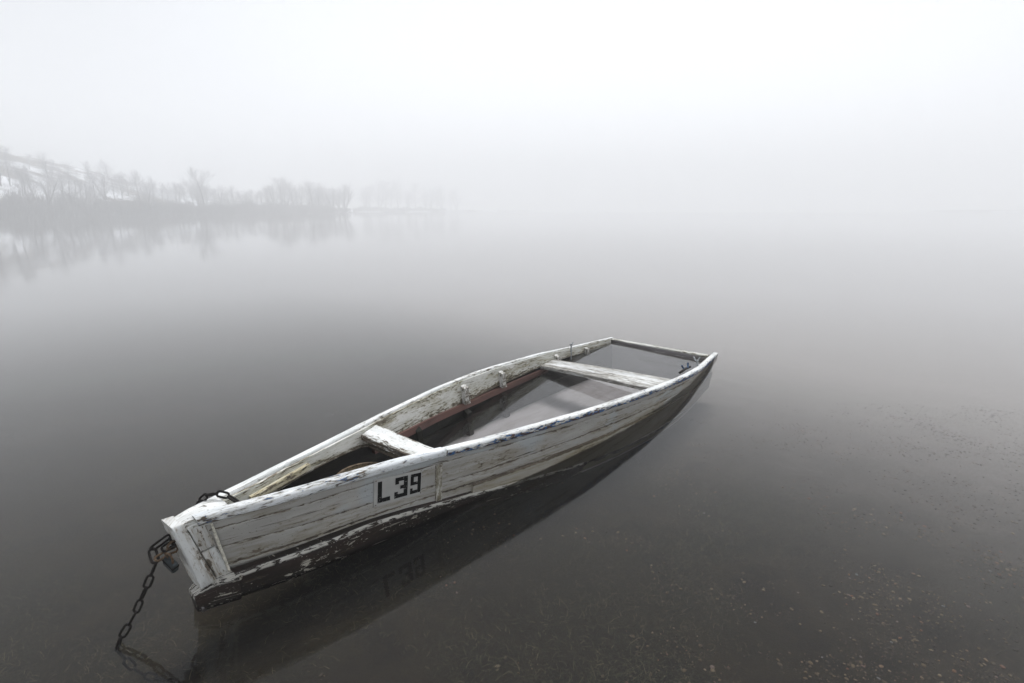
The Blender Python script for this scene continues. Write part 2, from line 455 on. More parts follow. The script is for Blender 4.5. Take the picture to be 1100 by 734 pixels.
# cap rails (gunwales)
def cap_rail(near, s0, s1, out, width, thick, mat, seed, up=0.012, round_=0.4):
    rings = []
    sg = 1 if near else -1
    for s in frange(s0, s1, 0.022):
        z1 = TOP(near, s) + up; z0 = z1 - thick
        wo = (WN(s) if near else -WF(s)) + sg * out
        z_mid = (z0 + z1) / 2
        r = thick * round_
        wi = wo - sg * width
        prof = [(wo - sg * r * .35, z0), (wo, z0 + r * .35), (wo, z1 - r), (wo - sg * r * .3, z1 - r * .3), (wo - sg * r, z1), (wi + sg * r * .6, z1), (wi, z1 - r * .5), (wi, z0)]
        wob = 0.002 * mnoise.noise((s * 3.1, seed, 0)); wz = 0.003 * mnoise.noise((s * 2.3, seed, 4))
        rings.append([P(rake(s, z), w + wob, z + wz) for (w, z) in prof])
    fl = [.9, .9, .5, .25, .1, .1, .6, .6]
    return loft('gunwale', rings, mat, boat, fl, sharp=60, jitter=0.0015, seed=seed)

cap_rail(True, 0.075, 1.02, 0.007, 0.046, 0.036, M['cap'], 1)
cap_rail(True, 1.028, 4.63, 0.006, 0.046, 0.034, M['cap_aft'], 2, up=0.008, round_=0.3)
cap_rail(False, 0.07, 4.62, 0.006, 0.034, 0.022, M['cap_far'], 3, up=0.006)

# lapped lower strake on both sides
STR = spline_tab([(1.19, .093), (1.94, .051), (2.5, .018), (2.9, -.006), (3.6, -.06), (4.1, -.11), (4.6, -.15)])
def strake(near):
    rings = []; sg = 1 if near else -1; side = wn_at if near else wf_at
    for s in frange(1.19, 4.56, 0.03):
        z1 = STR(s) + 0.002 * mnoise.noise((s * 6, 1.0, 0)); z0 = ZB(s) + 0.004
        z0 = max(z0, z1 - 0.16, ZB(s) + CH(s) - 0.004 if s < 2.4 else -9)
        rings.append([P(s, side(s, z1) + sg * 0.003 , z1), P(s, side(s, z1) + sg * 0.007, z1 - 0.004), P(s, side(s, z1 - .016) + sg * 0.006, z1 - 0.016), P(s, side(s, (z0+z1)/2) + sg * 0.004, (z0+z1)/2),
                      P(s, side(s, z0) + sg * 0.004, z0), P(s, side(s, z0) - sg * 0.010, z0), P(s, side(s, z1) - sg * 0.010, z1)])
    return loft('lower_strake', rings, M['hull_aft'], boat, [1, .9, .15, 0, .2, 0, .6], sharp=50, jitter=0.001, seed=5)
strake(True); strake(False)

# chine strip along the foot of each side
def chine(near):
    rings = []; sg = 1 if near else -1; side = wn_at if near else wf_at
    for s in frange(0.115, 4.55, 0.025):
        z1 = ZB(s) + CH(s); z0 = ZB(s) - 0.012
        pr = 0.022 * max(0.0, 1 - max(0, s - 0.5) / 0.8) - 0.004
        pr = max(pr, 0.006) if s < 2.0 else -0.010
        ss = 0.05 + s * (4.50 / 4.55)
        wo = side(ss, z1) + sg * pr; wb = side(ss, z0) + sg * (pr - 0.006)
        if not near and s < 0.12: pass
        wi = side(ss, z1) - sg * 0.014
        rings.append([P(ss + .0, wi, z1 + 0.004), P(ss, wo - sg * 0.005, z1 + 0.001), P(ss, wo, z1 - 0.006), P(ss + 0.005, (wo + wb) / 2 + sg * 0.002, (z0 + z1) / 2), P(ss + 0.01, wb, z0 + 0.01),
                      P(ss + 0.01, wb - sg * 0.008, z0), P(ss + 0.01, side(ss, z0) - sg * 0.02, z0)])
    return loft('chine_strip', rings, M['chine'], boat, [.0, .35, 1, .0, .1, .0, 0], sharp=40, jitter=0.002, seed=6 + near)
chine(True); chine(False)

# bottom boards
rings = []
for s in frange(0.06, 4.56, 0.05):
    z = ZB(s) + 0.012
    a, b = wf_at(s, z) + 0.02, wn_at(s, z) - 0.02
    if b - a < 0.02: a, b = (a + b) / 2 - 0.01, (a + b) / 2 + 0.01
    top = [P(s, a + (b - a) * k / 24, z - (0.004 if k % 4 == 0 else 0)) for k in range(25)]
    rings.append(top + [P(s, b, z - 0.022), P(s, a, z - 0.022)])
loft('bottom', rings, M['bottom'], boat, sharp=30)

# transom and its top rail
rings = []
for k in range(13):
    f = k / 12
    s = 4.585 - 0.13 * f; w = -0.555 + 1.085 * f
    z1 = 0.012 + 0.004 * f
    rings.append([P(s, w, z1), P(s + .025, w, z1), P(s - .03, w * .93, -.33), P(s - .055, w * .93, -.33)])
tr = loft('transom', rings, M['bottom'], boat, [0, 0, 0, 0])
rings = []
for k in range(25):
    f = k / 24
    s = 4.578 - 0.13 * f; w = -0.555 + 1.07 * f
    z1 = 0.030 + 0.016 * f + 0.003 * mnoise.noise((f * 7, 0, 0)); z0 = z1 - 0.011 - 0.009 * f
    rings.append([P(s - .012, w, z0), P(s - .013, w, z1 - .006), P(s - .006, w, z1), P(s + .030, w, z1), P(s + .034, w, z1 - .008), P(s + .034, w, z0)])
loft('transom_rail', rings, M['transom'], tr, [.4, .8, .8, .8, .8, .4], jitter=0.003, seed=9)

# stem post, bow boards, breasthook
def slab(name, prof_sz, w0, w1, mat, parent, edge=.6, jitter=0.0015, seed=0, bev=0.004, n=5):
    """profile in (s,z) swept across w; rounded at both faces"""
    cs = sum(p[0] for p in prof_sz) / len(prof_sz); cz = sum(p[1] for p in prof_sz) / len(prof_sz)
    pts = []
    m = len(prof_sz)
    for i in range(m):          # subdivide the outline
        a, b = prof_sz[i], prof_sz[(i + 1) % m]
        L = math.hypot(b[0] - a[0], b[1] - a[1]); q = max(1, int(L / 0.02))
        for k in range(q): pts.append((a[0] + (b[0]-a[0]) * k / q, a[1] + (b[1]-a[1]) * k / q))
    def shrink(d): return [(cs + (p[0]-cs) * (1 - d / max(.02, math.hypot(p[0]-cs, p[1]-cz))), cz + (p[1]-cz) * (1 - d / max(.02, math.hypot(p[0]-cs, p[1]-cz)))) for p in pts]
    rings = []
    sg = 1 if w1 > w0 else -1
    rings.append([P(a, w0, z) for a, z in shrink(bev)])
    for k in range(n + 1):
        w = w0 + sg * bev + (w1 - w0 - 2 * sg * bev) * k / n
        rings.append([P(a, w, z) for a, z in pts])
    rings.append([P(a, w1, z) for a, z in shrink(bev)])
    # uv so that the grain runs along the profile's long side
    return loft(name, rings, mat, parent, [edge] * len(pts), sharp=50, jitter=jitter, seed=seed, planar=True)
M['stem'] = old_paint('stem_white_paint', (0.62, 0.63, 0.62), (0.48, 0.49, 0.48), chip=0.395, edge_chip=0.28, off=44.0, su=1.2, stain=(0.24, 0.19, 0.12), stain_amt=0.6, crack=0.6)
slab('stem', [(0.0, .378), (0.036, .374), (0.112, .10), (0.058, .10)], -0.066, 0.019, M['stem'], boat, .15, 0.002, 11, 0.005)
slab('bow_board', [(0.046, .350), (0.104, .350), (0.128, .238), (0.077, .238)], -0.01, 0.014, M['stem'], boat, .15, 0.0015, 12, 0.003)
slab('bow_board', [(0.0785, .231), (0.1295, .231), (0.162, .105), (0.116, .105)], -0.02, 0.009, M['stem'], boat, .15, 0.0015, 13, 0.003)
slab('bow_board', [(0.040, .345), (0.090, .345), (0.150, .105), (0.108, .105)], -0.092, -0.066, M['stem'], boat, .15, 0.0015, 14, 0.003)
# foot block at the forward end of the bottom, wider aft, that sticks out beneath the stem
rings = []
for k in range(9):
    q = 0.040 + 0.135 * k / 8
    wn_, wf_2 = -0.018 + (q - .04) * .47, -0.058 - (q - .04) * .25
    zt_ = .080 + .030 * min(1, (q - .04) / .06)
    rake_ = lambda z: q + .012 * (1 - (z + .012) / .1) * (1 - k / 8)
    prof = [(wf_2, zt_ - .006), (wf_2 + .006, zt_), (wn_ - .006, zt_), (wn_, zt_ - .006), (wn_ + .001, .05), (wn_ - .002, .015), (wn_ - .004, -.006), (wn_ - .010, -.012), (wf_2 + .01, -.012), (wf_2 + .002, -.004)]
    rings.append([P(rake_(z), w, z) for w, z in prof])
loft('bow_foot', rings, M['chine'], boat, [.7, 1, 1, 1, .3, .1, .2, .1, 0, 0], sharp=40, jitter=.003, seed=15)
rings = []
for k in range(15):
    f = k / 14
    s = 0.030 + 0.155 * f
    a, b = -(WF(s) - 0.004) + 0.0, WN(s) - 0.006
    if s < .06: b = max(b, 0.014)
    crown = 0.010 + 0.012 * math.sin(math.pi * min(1, f * 1.15))
    top = [P(s, a + (b - a) * j / 10, 0.366 + crown * math.sin(math.pi * (0.08 + 0.84 * j / 10))) for j in range(11)]
    rings.append(top + [P(s, b, .340), P(s, a, .340)])
loft('breasthook', rings, M['thwart'], boat, [.6] + [.15] * 9 + [.6, 0, 0], sharp=45, jitter=0.0025, seed=17)

# inner painted boards under the far and near gunwales
IND = spline_tab([(.15, .075), (.6, .055), (.95, .075), (1.1, .12), (1.4, .125), (2.0, .145), (2.6, .125), (3.2, .09), (3.8, .06), (4.6, .05)])
def inner_board(near):
    rings = []; sg = 1 if near else -1; side = wn_at if near else wf_at
    for s in frange(0.17, 4.54, 0.025):
        z1 = TOP(near, s) - 0.006; z0 = z1 - 0.014 - IND(s) + 0.004 * mnoise.noise((s * 4, 0, 8))
        o0, o1 = (0.0355, 0.046) if not near else (0.0450, 0.052)
        mid = (z0 + z1) / 2
        rings.append([P(s, side(s, z1) - sg * o0, z1), P(s, side(s, z1) - sg * o1, z1), P(s, side(s, mid) - sg * o1, mid), P(s, side(s, z0) - sg * o1, z0 + .004), P(s, side(s, z0) - sg * (o1 - .004), z0), P(s, side(s, z0) - sg * o0, z0)])
    return loft('inner_board', rings, M['inner'], boat, [.2, .3, .05, .9, 1, .5], sharp=45, jitter=0.0012, seed=19)
inner_board(False); inner_board(True)

# short ledge inside the bow, brown stringers
def rail(name, near, s0, s1, zf, tall, o0, o1, mat, seed, flags=(.5, .5, .5, .5)):
    rings = []; sg = 1 if near else -1; side = wn_at if near else wf_at
    for s in frange(s0, s1, 0.03):
        z1 = zf(s); z0 = z1 - tall
        rings.append([P(s, side(s, z1) - sg * o0, z1), P(s, side(s, z1) - sg * o1, z1), P(s, side(s, z0) - sg * o1, z0), P(s, side(s, z0) - sg * o0, z0)])
    return loft(name, rings, mat, boat, flags, sharp=40, jitter=0.0012, seed=seed)
M['ledge'] = old_paint('ledge_paint', (0.62, 0.60, 0.52), (0.50, 0.47, 0.36), chip=0.35, edge_chip=0.5, off=51.0, stain=(0.30, 0.24, 0.10), stain_amt=0.4)
rail('bow_ledge', False, 0.30, 0.60, lambda s: 0.326 - .012 * s, 0.024, .046, .066, M['ledge'], 21, (.1, .4, .3, .1))
STZ = spline_tab([(1.0, .205), (1.40, .153), (2.08, .077), (2.69, .036), (3.25, .014), (3.5, .006)])
rail('stringer', False, 1.04, 3.30, STZ, 0.042, .034, .060, M['brown'], 22, (.2, .3, .2, .1))
rail('stringer', True, 1.04, 3.30, STZ, 0.042, .034, .060, M['brown'], 23, (.2, .3, .2, .1))
rail('lower_stringer', False, 0.35, 4.4, lambda s: ZB(s) + 0.13, 0.035, .034, .058, M['dark_wood'], 24)

# ribs
def rib(near, s, z1, wid=.032, deep=.045, z0=None, mat=None):
    side = wn_at if near else wf_at; sg = 1 if near else -1
    z0 = ZB(s) + 0.014 if z0 is None else z0
    o = .047
    rings = []
    for k in range(9):
        f = k / 8; z = z1 + (z0 - z1) * f
        d = deep * (0.55 if k == 0 else 1.0)
        a, b = side(s, z) - sg * o, side(s, z) - sg * (o + d)
        zz = z - (0.012 if k == 0 else 0)
        rings.append([P(s - wid/2, a, z), P(s + wid/2, a, z), P(s + wid/2, b, zz), P(s - wid/2, b, zz)])
    return loft('rib', rings, mat or M['inner'], boat, [.3, .3, .9, .9], sharp=40, jitter=0.002, seed=int(s * 10))
M['knee'] = old_paint('knee_paint', (0.66, 0.66, 0.64), (0.46, 0.46, 0.43), chip=0.36, edge_chip=0.3, off=81.0, su=3)
for q in (2.04, 2.56):
    for nr_ in (False, True):
        rib(nr_, q, TOP(nr_, q) - 0.032, .046, .036, z0=STZ(q) - .002, mat=M['knee'])
        rib(nr_, q, STZ(q) - .045, .046, .036, mat=M['dark_wood'])
for q in (3.47, 4.04): rib(False, q, ZTF(q) - 0.026, .05, .035, z0=-.025, mat=M['knee']); rib(True, q, ZT(q) - .04, .04, .03, z0=-.025, mat=M['knee'])
rib(False, 1.45, 0.14, .04, .03, mat=M['dark_wood'])

# thwarts
def thwart(far0, far1, near0, near1, zf, zn, thick, mat, seed, sag=0.0):
    rings = []
    for k in range(31):
        f = k / 30
        a = (far0[0] + (near0[0] - far0[0]) * f, far0[1] + (near0[1] - far0[1]) * f)
        b = (far1[0] + (near1[0] - far1[0]) * f, far1[1] + (near1[1] - far1[1]) * f)
        z = zf + (zn - zf) * f - sag * math.sin(math.pi * f)
        z += 0.002 * mnoise.noise((f * 6, seed, 0))
        t = thick; e = 0.005
        m = [(a[0] + (b[0]-a[0]) * q, a[1] + (b[1]-a[1]) * q) for q in (.33, .66)]
        rings.append([P(a[0], a[1], z - e), P(a[0] + e, a[1], z), P(m[0][0], m[0][1], z + .001), P(m[1][0], m[1][1], z + .001), P(b[0] - e, b[1], z), P(b[0], b[1], z - e), P(b[0], b[1], z - t), P(a[0], a[1], z - t)])
    return loft('thwart', rings, mat, boat, [1, .5, .0, .0, .5, 1, .6, .6], sharp=40, jitter=0.0018, seed=seed)
th = thwart((0.960, -.228), (1.095, -.268), (0.895, .250), (1.012, .280), 0.296, 0.334, 0.028, M['thwart'], 31)
# riser under its front edge
rings = []
for k in range(13):
    f = k / 12; s = 0.985 - .06 * f; w = -.21 + .43 * f; z1 = .267 + .038 * f
    rings.append([P(s, w, z1), P(s + .026, w, z1), P(s + .026, w, z1 - .045), P(s, w, z1 - .045)])
M['riser'] = old_paint('mossy_riser_wood', (0.22, 0.21, 0.15), (0.12, 0.115, 0.07), chip=0.45, stain=(0.06, 0.06, 0.02), off=61.0, edge_chip=.3)
loft('thwart_riser', rings, M['riser'], th, [.6] * 4, jitter=.002, seed=32)
th2 = thwart((3.20, -.612), (3.44, -.616), (2.98, .586), (3.30, .590), 0.052, 0.122, 0.030, M['thwart_worn'], 33, sag=-.006)

# vertical butt strap outside, by the plate
rings = []
for k in range(12):
    z = .268 - .215 * k / 11
    c = 1.0 + .01 * k / 11
    o = wn_at(c, z) - .013
    rings.append([P(c - .018, wn_at(c - .018, z) - .013, z), P(c - .016, wn_at(c - .016, z) - .005, z), P(c + .014, wn_at(c + .014, z) - .005, z), P(c + .018, wn_at(c + .018, z) - .013, z)])
M['strap'] = old_paint('strap_paint', (0.46, 0.45, 0.41), (0.34, 0.33, 0.29), chip=0.37, edge_chip=.3, off=71.0, stain=(0.13, 0.11, 0.06), stain_amt=.8, su=4)
loft('butt_strap', rings, M['strap'], boat, [1, .1, .15, 1], jitter=.002, seed=35)
# bow end batten with light filler line
rings = []
for k in range(12):
    z = .335 - .225 * k / 11; s = rake(0.112, z)
    rings.append([P(s - .004, wn_at(s, z) - .011, z), P(s - .002, wn_at(s, z) - .0065, z), P(s + .004, wn_at(s + .004, z) - .0065, z), P(s + .006, wn_at(s + .006, z) - .011, z)])
loft('caulking', rings, simple('pale_caulking', (0.52, 0.50, 0.43), .7, 0, .001, .3, 90), boat, [0] * 4, jitter=.002, seed=36)

# registration plate with its lettering
def plate_pt(u, v, lift):
    s = .690 + .222 * u
    zt = .303 - .029 * u; zb = .171 - .022 * u
    z = zt + (zb - zt) * v
    sr = rake(s, z)
    w = wn_at(s, z)
    return P(sr, w - .012 + lift, z)
NU = 8
rings = []
for i in range(NU + 1):
    u = i / NU
    rings.append([plate_pt(u, 0, .0025), plate_pt(u, 0.01, .0045), plate_pt(u, 0.5, .0045), plate_pt(u, .99, .0045), plate_pt(u, 1, .0025), plate_pt(u, 1, .001), plate_pt(u, 0, .001)])
plate = loft('registration_plate', rings, M['plate'], boat, [0] * 7)
bars = {
 'L': [(.070, .155, .10, .74), (.070, .325, .74, .90)],
 '3': [(.425, .69, .10, .25), (.425, .505, .25, .36), (.605, .69, .25, .43), (.53, .69, .43, .565), (.605, .69, .565, .75), (.41, .485, .65, .75), (.41, .69, .75, .90)],
 '9': [(.75, .98, .10, .235), (.75, .82, .235, .425), (.905, .98, .235, .425), (.75, .98, .425, .55), (.905, .98, .55, .765), (.745, .80, .665, .765), (.745, .98, .765, .90)]}
verts, faces = [], []
for rs in bars.values():
    for (u0, u1, v0, v1) in rs:
        for q in range(3):
            a, b = u0 + (u1 - u0) * q / 3, u0 + (u1 - u0) * (q + 1) / 3
            k = len(verts)
            verts += [plate_pt(a, v0, .0055), plate_pt(b, v0, .0055), plate_pt(b, v1, .0055), plate_pt(a, v1, .0055)]
            faces.append((k, k + 1, k + 2, k + 3))
mesh_obj('lettering', verts, faces, M['black'], plate)

def disc(name, c, r, h, axis, mat, parent, n=10):
    axis = Vector(axis).normalized(); t = axis.orthogonal().normalized(); b = axis.cross(t)
    rings = []
    for (rr, hh) in ((r, 0), (r, h * .6), (r * .7, h)):
        rings.append([Vector(c) + axis * hh + (t * math.cos(2*math.pi*k/n) + b * math.sin(2*math.pi*k/n)) * rr for k in range(n)])
    v = [p for rg in rings for p in rg]
    f = [(i*n+k, i*n+(k+1) % n, (i+1)*n+(k+1) % n, (i+1)*n+k) for i in range(2) for k in range(n)] + [tuple(range(n)), tuple(range(2*n, 3*n))]
    return mesh_obj(name, v, f, mat, parent, smooth=True)
for (u, v) in ((.035, .05), (.035, .95), (.975, .04), (.985, .955)):
    disc('screw', plate_pt(u, v, .0045), .0028, .0016, (0, -1, 0), M['rust'], plate)

def tube(name, pts, r, mat, parent, n=8, closed=False):
    pts = [Vector(p) for p in pts]; rings = []
    m = len(pts)
    ref = Vector((0.13, 0.21, 0.97))
    for i, p in enumerate(pts):
        a = pts[(i - 1) % m] if (closed or i > 0) else p
        b = pts[(i + 1) % m] if (closed or i < m - 1) else p
        d = (b - a).normalized()
        t = d.cross(ref)
        if t.length < 1e-3: t = d.cross(Vector((1, 0, 0)))
        t.normalize(); bb = d.cross(t)
        rings.append([p + (t * math.cos(2*math.pi*k/n) + bb * math.sin(2*math.pi*k/n)) * r for k in range(n)])
    v = [q for rg in rings for q in rg]
    f = []
    for i in range(m if closed else m - 1):
        i2 = (i + 1) % m
        for k in range(n): f.append((i*n+k, i*n+(k+1) % n, i2*n+(k+1) % n, i2*n+k))
    if not closed: f += [tuple(range(n)), tuple(range((m-1)*n, m*n))]
    return mesh_obj(name, v, f, mat, parent, smooth=True, sharp=60)

# rowlock pin on the far gunwale, rowlock pieces on the near one
sp = 3.76; wp = -WF(sp) + .052
pin = tube('rowlock', [P(sp, wp, ZTF(sp) + .05), P(sp, wp, ZTF(sp) - .11)], .008, M['galv'], boat)
tube('hook', [P(sp - .03, wp, ZTF(sp) + .052), P(sp - .012, wp, ZTF(sp) + .03), P(sp + .012, wp, ZTF(sp) + .03), P(sp + .03, wp, ZTF(sp) + .058)], .006, M['galv'], pin)
sq = 3.62; wq = WN(sq) - .075
rl = tube('rowlock', [P(3.52, wq - .01, ZT(3.5) - .005), P(3.60, wq, ZT(3.6) + .012), P(3.66, wq - .005, ZT(3.6) + .008), P(3.72, wq + .01, ZT(3.7) + .022)], .010, M['iron'], boat)
tube('hook', [P(3.64, wq - .035, ZT(3.6) + .035), P(3.65, wq - .02, ZT(3.6) + .005), P(3.68, wq + .005, ZT(3.6) + .012), P(3.70, wq - .005, ZT(3.6) + .048)], .009, M['blue'], rl)
tube('fork', [P(3.93, wq - .03, ZT(3.9) + .075), P(3.93, wq - .01, ZT(3.9) + .045), P(3.94, wq + .01, ZT(3.9) + .045), P(3.95, wq + .02, ZT(3.9) + .075)], .007, M['galv'], rl)
tube('stalk', [P(3.94, wq, ZT(3.9) + .045), P(3.95, wq + .01, ZT(3.9) - .02)], .008, M['galv'], rl)

# ------------------------------------------------------------------ wooden tub in the bow
tub = empty('wooden_tub', (0, 0, 0)); tag(tub, 'round tan wooden tub standing in the dark bow of the boat', 'tub')
c, sn = math.cos(HEAD), math.sin(HEAD)
def W(s, w, z):
    return Vector((BX + c * s + sn * w, BY + sn * s - c * w, z))
tub.location = W(.805, -.015, .03)
def lathe(name, prof, mat, parent, n=40, flags=None):
    rings = []
    for k in range(n):
        a = 2 * math.pi * k / n
        rings.append([Vector((r * math.cos(a), r * math.sin(a), z)) for r, z in prof])
    m = len(prof); v = [p for rg in rings for p in rg]; f = []; uv = []
    for k in range(n):
        k2 = (k + 1) % n
        for j in range(m - 1):
            f.append((k*m+j, k2*m+j, k2*m+j+1, k*m+j+1))
            u0, u1 = prof[j][1], prof[j+1][1]
            uv.append(((u0, k * .02), (u0, (k+1) * .02), (u1, (k+1) * .02), (u1, k * .02)))
    return mesh_obj(name, v, f, mat, parent, smooth=True, uvs=uv, edge=[(flags[j] if flags else 0.) for _ in range(n) for j in range(m)], sharp=40)
lathe('staves', [(.001, .0), (.105, .0), (.132, .165), (.136, .175), (.122, .176), (.120, .165), (.095, .015), (.001, .015)], M['tub'], tub, flags=[0, 0, 0, 1, 1, 0, 0, 0])
lathe('hoop', [(.1245, .11), (.1275, .112), (.131, .130), (.1275, .131)], M['rust'], tub)

# ------------------------------------------------------------------ mooring chain and padlock
def link_mesh(L=.052, Wd=.028, r=.0042, n=20, k=6):
    v, f = [], []
    hl, hw = L / 2 - Wd / 2, Wd / 2 - r
    path = []
    for i in range(n):
        a = 2 * math.pi * i / n
        path.append(Vector((math.cos(a) * hw + (hl if math.cos(a) > 1e-6 else -hl if math.cos(a) < -1e-6 else 0), math.sin(a) * hw, 0)))
    for i, p in enumerate(path):
        d = (path[(i+1) % n] - path[i-1]).normalized(); t = d.cross(Vector((0, 0, 1))); b = Vector((0, 0, 1))
        for j in range(k):
            q = 2 * math.pi * j / k
            v.append(p + (t * math.cos(q) + b * math.sin(q)) * r)
    for i in range(n):
        for j in range(k):
            f.append((i*k+j, i*k+(j+1) % k, ((i+1) % n)*k+(j+1) % k, ((i+1) % n)*k+j))
    return v, f
chain_root = W(-.02, -.04, .30)
chain = empty('mooring_chain', chain_root)
tag(chain, 'rusty black iron chain looped over the bow and dropping into the water', 'chain')
lv, lf = link_mesh()
link0 = None
def place_links(path, step=.040, mat=None):
    """links along a polyline in world space, each turned a quarter against the last"""
    global link0
    pts = [Vector(p) for p in path]
    seg = [(pts[i+1] - pts[i]).length for i in range(len(pts) - 1)]
    tot = sum(seg); n = int(tot / step)
    for i in range(n):
        d = (i + .5) * tot / n
        k = 0
        while k < len(seg) - 1 and d > seg[k]: d -= seg[k]; k += 1
        dr = (pts[k+1] - pts[k]).normalized(); pos = pts[k] + dr * d
        q = dr.to_track_quat('X', 'Z').to_matrix().to_4x4()
        tw = Matrix.Rotation(R(90 * (i % 2) + 30 + rng.uniform(-14, 14)), 4, 'X')
        if link0 is None:
            link0 = mesh_obj('chain_link', lv, lf, M['iron'], smooth=True, sharp=180); o = link0
        else:
            o = link0.copy(); COL.objects.link(o)
        o.parent = chain
        o.matrix_local = Matrix.Translation(pos - chain_root) @ q @ tw
def curve(pts, n=24):
    """Catmull-Rom through world points"""
    out = []
    Pn = [pts[0]] + list(pts) + [pts[-1]]
    for i in range(1, len(Pn) - 2):
        p0, p1, p2, p3 = (Vector(x) for x in Pn[i-1:i+3])
        for k in range(n):
            t = k / n
            out.append(0.5 * ((2*p1) + (p2-p0)*t + (2*p0-5*p1+4*p2-p3)*t*t + (3*p1-p0-3*p2+p3)*t**3))
    out.append(Vector(pts[-1])); return out
# over the breasthook and round the far side of the stem
place_links(curve([W(.215, .030, .372), W(.198, -.012, .392), W(.172, -.050, .398), W(.150, -.098, .372), W(.135, -.128, .320), W(.08, -.118, .255), W(.035, -.085, .250), W(.014, -.052, .300)]))
# short loops from the stem to the padlock, then down into the lake
J = W(-.047, -.026, .252)
A = W(-.040, -.066, .286)
def one_link(a, b, mat=None, tw=0.0, grow=1.0):
    o = mesh_obj('chain_link', lv, lf, mat or M['iron'], smooth=True, sharp=180)
    d = (b - a); q = d.normalized().to_track_quat('X', 'Z').to_matrix().to_4x4()
    o.parent = chain
    o.matrix_local = Matrix.Translation((a + b) / 2 - chain_root) @ q @ Matrix.Rotation(R(tw), 4, 'X') @ Matrix.Diagonal((d.length / .043 * grow, 1.05, 1.0, 1))
one_link(W(.014, -.044, .318), A, None, 70)
one_link(A, J + Vector((0, 0, .003)), None, 10)
one_link(J + Vector((.0, .0, .012)), W(-.012, -.03, .268), M['rust'], 20)
one_link(W(-.014, -.03, .270), W(.022, -.028, .268), M['rust'], 95)
one_link(W(-.020, -.035, .285), W(.020, -.03, .290), None, 60)
place_links(curve([J, W(-.085, -.040, .17), W(-.127, -.055, .085), W(-.179, -.07, .0), W(-.172, -.060, -.055), W(-.148, -.025, -.112), W(-.115, .045, -.124), W(-.09, .11, -.126)]), .041)  # underwater links laid along the chain's reflection to strengthen it

pad = empty('padlock', W(-.014, .002, .256)); tag(pad, 'dull grey padlock with rusty shackle closing the mooring chain at the bow', 'padlock')
pad.rotation_euler = (R(12), R(28), R(-25))
def rbox(name, sx, sy, sz, mat, parent, loc, bev=.003):
    bm = bmesh.new(); bmesh.ops.create_cube(bm, size=1)
    for v in bm.verts: v.co = Vector((v.co.x * sx, v.co.y * sy, v.co.z * sz)) + Vector(loc)
    bmesh.ops.bevel(bm, geom=list(bm.edges), offset=bev, segments=2, affect='EDGES')
    me = bpy.data.meshes.new(name); bm.to_mesh(me); bm.free(); me.materials.append(mat)
    o = bpy.data.objects.new(name, me); COL.objects.link(o); o.parent = parent; return o
body = rbox('body', .056, .022, .044, M['brass'], pad, (0, 0, -.022))
rbox('band', .057, .0235, .012, M['iron'], body, (0, 0, -.014), .001)
tube('shackle', [(-.014, 0, -.002), (-.014, 0, .022)] + [(-.014 * math.cos(a), 0, .022 + .014 * math.sin(a)) for a in [math.pi * k / 8 for k in range(1, 8)]] + [(.014, 0, .022), (.014, 0, -.002)], .0035, M['rust'], pad)
# ring bolt in the stem that the chain runs through
ring = tube('ring_bolt', [P(.008 + .016 * math.cos(a), -.022 + .006 * math.sin(a), .292 + .016 * math.sin(a)) for a in [2 * math.pi * k / 16 for k in range(16)]], .004, M['rust'], boat, closed=True)

# ------------------------------------------------------------------ weeds and pebbles on the bed
def per_island(name, stops, rough=.9):
    t = NT(name)
    r = t.n('ShaderNodeNewGeometry').outputs['Random Per Island']
    return t.done(t.cramp(r, stops), rough, spec=.2)
nr = random.Random(21)
def visible_spot():
    while True:
        y = 0.85 + (nr.random() ** 1.7) * 4.2
        x = nr.uniform(-1.1, 1.1) * (y * 1.02 + .25)
        return x, y
verts, faces = [], []
cnt = 0
while cnt < 75000:
    x, y = visible_spot()
    dens = mnoise.noise((x * 1.1, y * 1.1, 3.0)) + .6 * mnoise.noise((x * 3.3, y * 3.3, 9.0))
    if nr.random() > .30 + .75 * dens - .28 * max(0, x - .9): continue
    z = bed_z(x, y)
    a = nr.uniform(0, 2 * math.pi); L = nr.uniform(.008, .040) * (1 + .5 * dens); wd = nr.uniform(.0004, .0010)
    dx, dy = math.cos(a), math.sin(a)
    bend = nr.uniform(-.5, .5); rise = nr.uniform(.1, .6) * L
    k = len(verts)
    for q in range(3):
        f = q / 2
        aa = a + bend * f * 2
        px = x + math.cos(aa) * L * f; py = y + math.sin(aa) * L * f; pz = z + .004 + rise * f * (1.5 - f * .7)
        ww = wd * (1 - .6 * f)
        verts += [(px - dy * ww, py + dx * ww, pz), (px + dy * ww, py - dx * ww, pz)]
    faces += [(k, k+1, k+3, k+2), (k+2, k+3, k+5, k+4)]
    cnt += 1
weeds = mesh_obj('water_weed', verts, faces, per_island('weed_blades', [(0, (0.008, 0.009, 0.005)), (.5, (0.024, 0.024, 0.012)), (.8, (0.05, 0.046, 0.026)), (1, (0.13, 0.11, 0.065))]))
tag(weeds, 'thin olive water weed matted over the shallow lake bed', 'weed', kind='stuff')

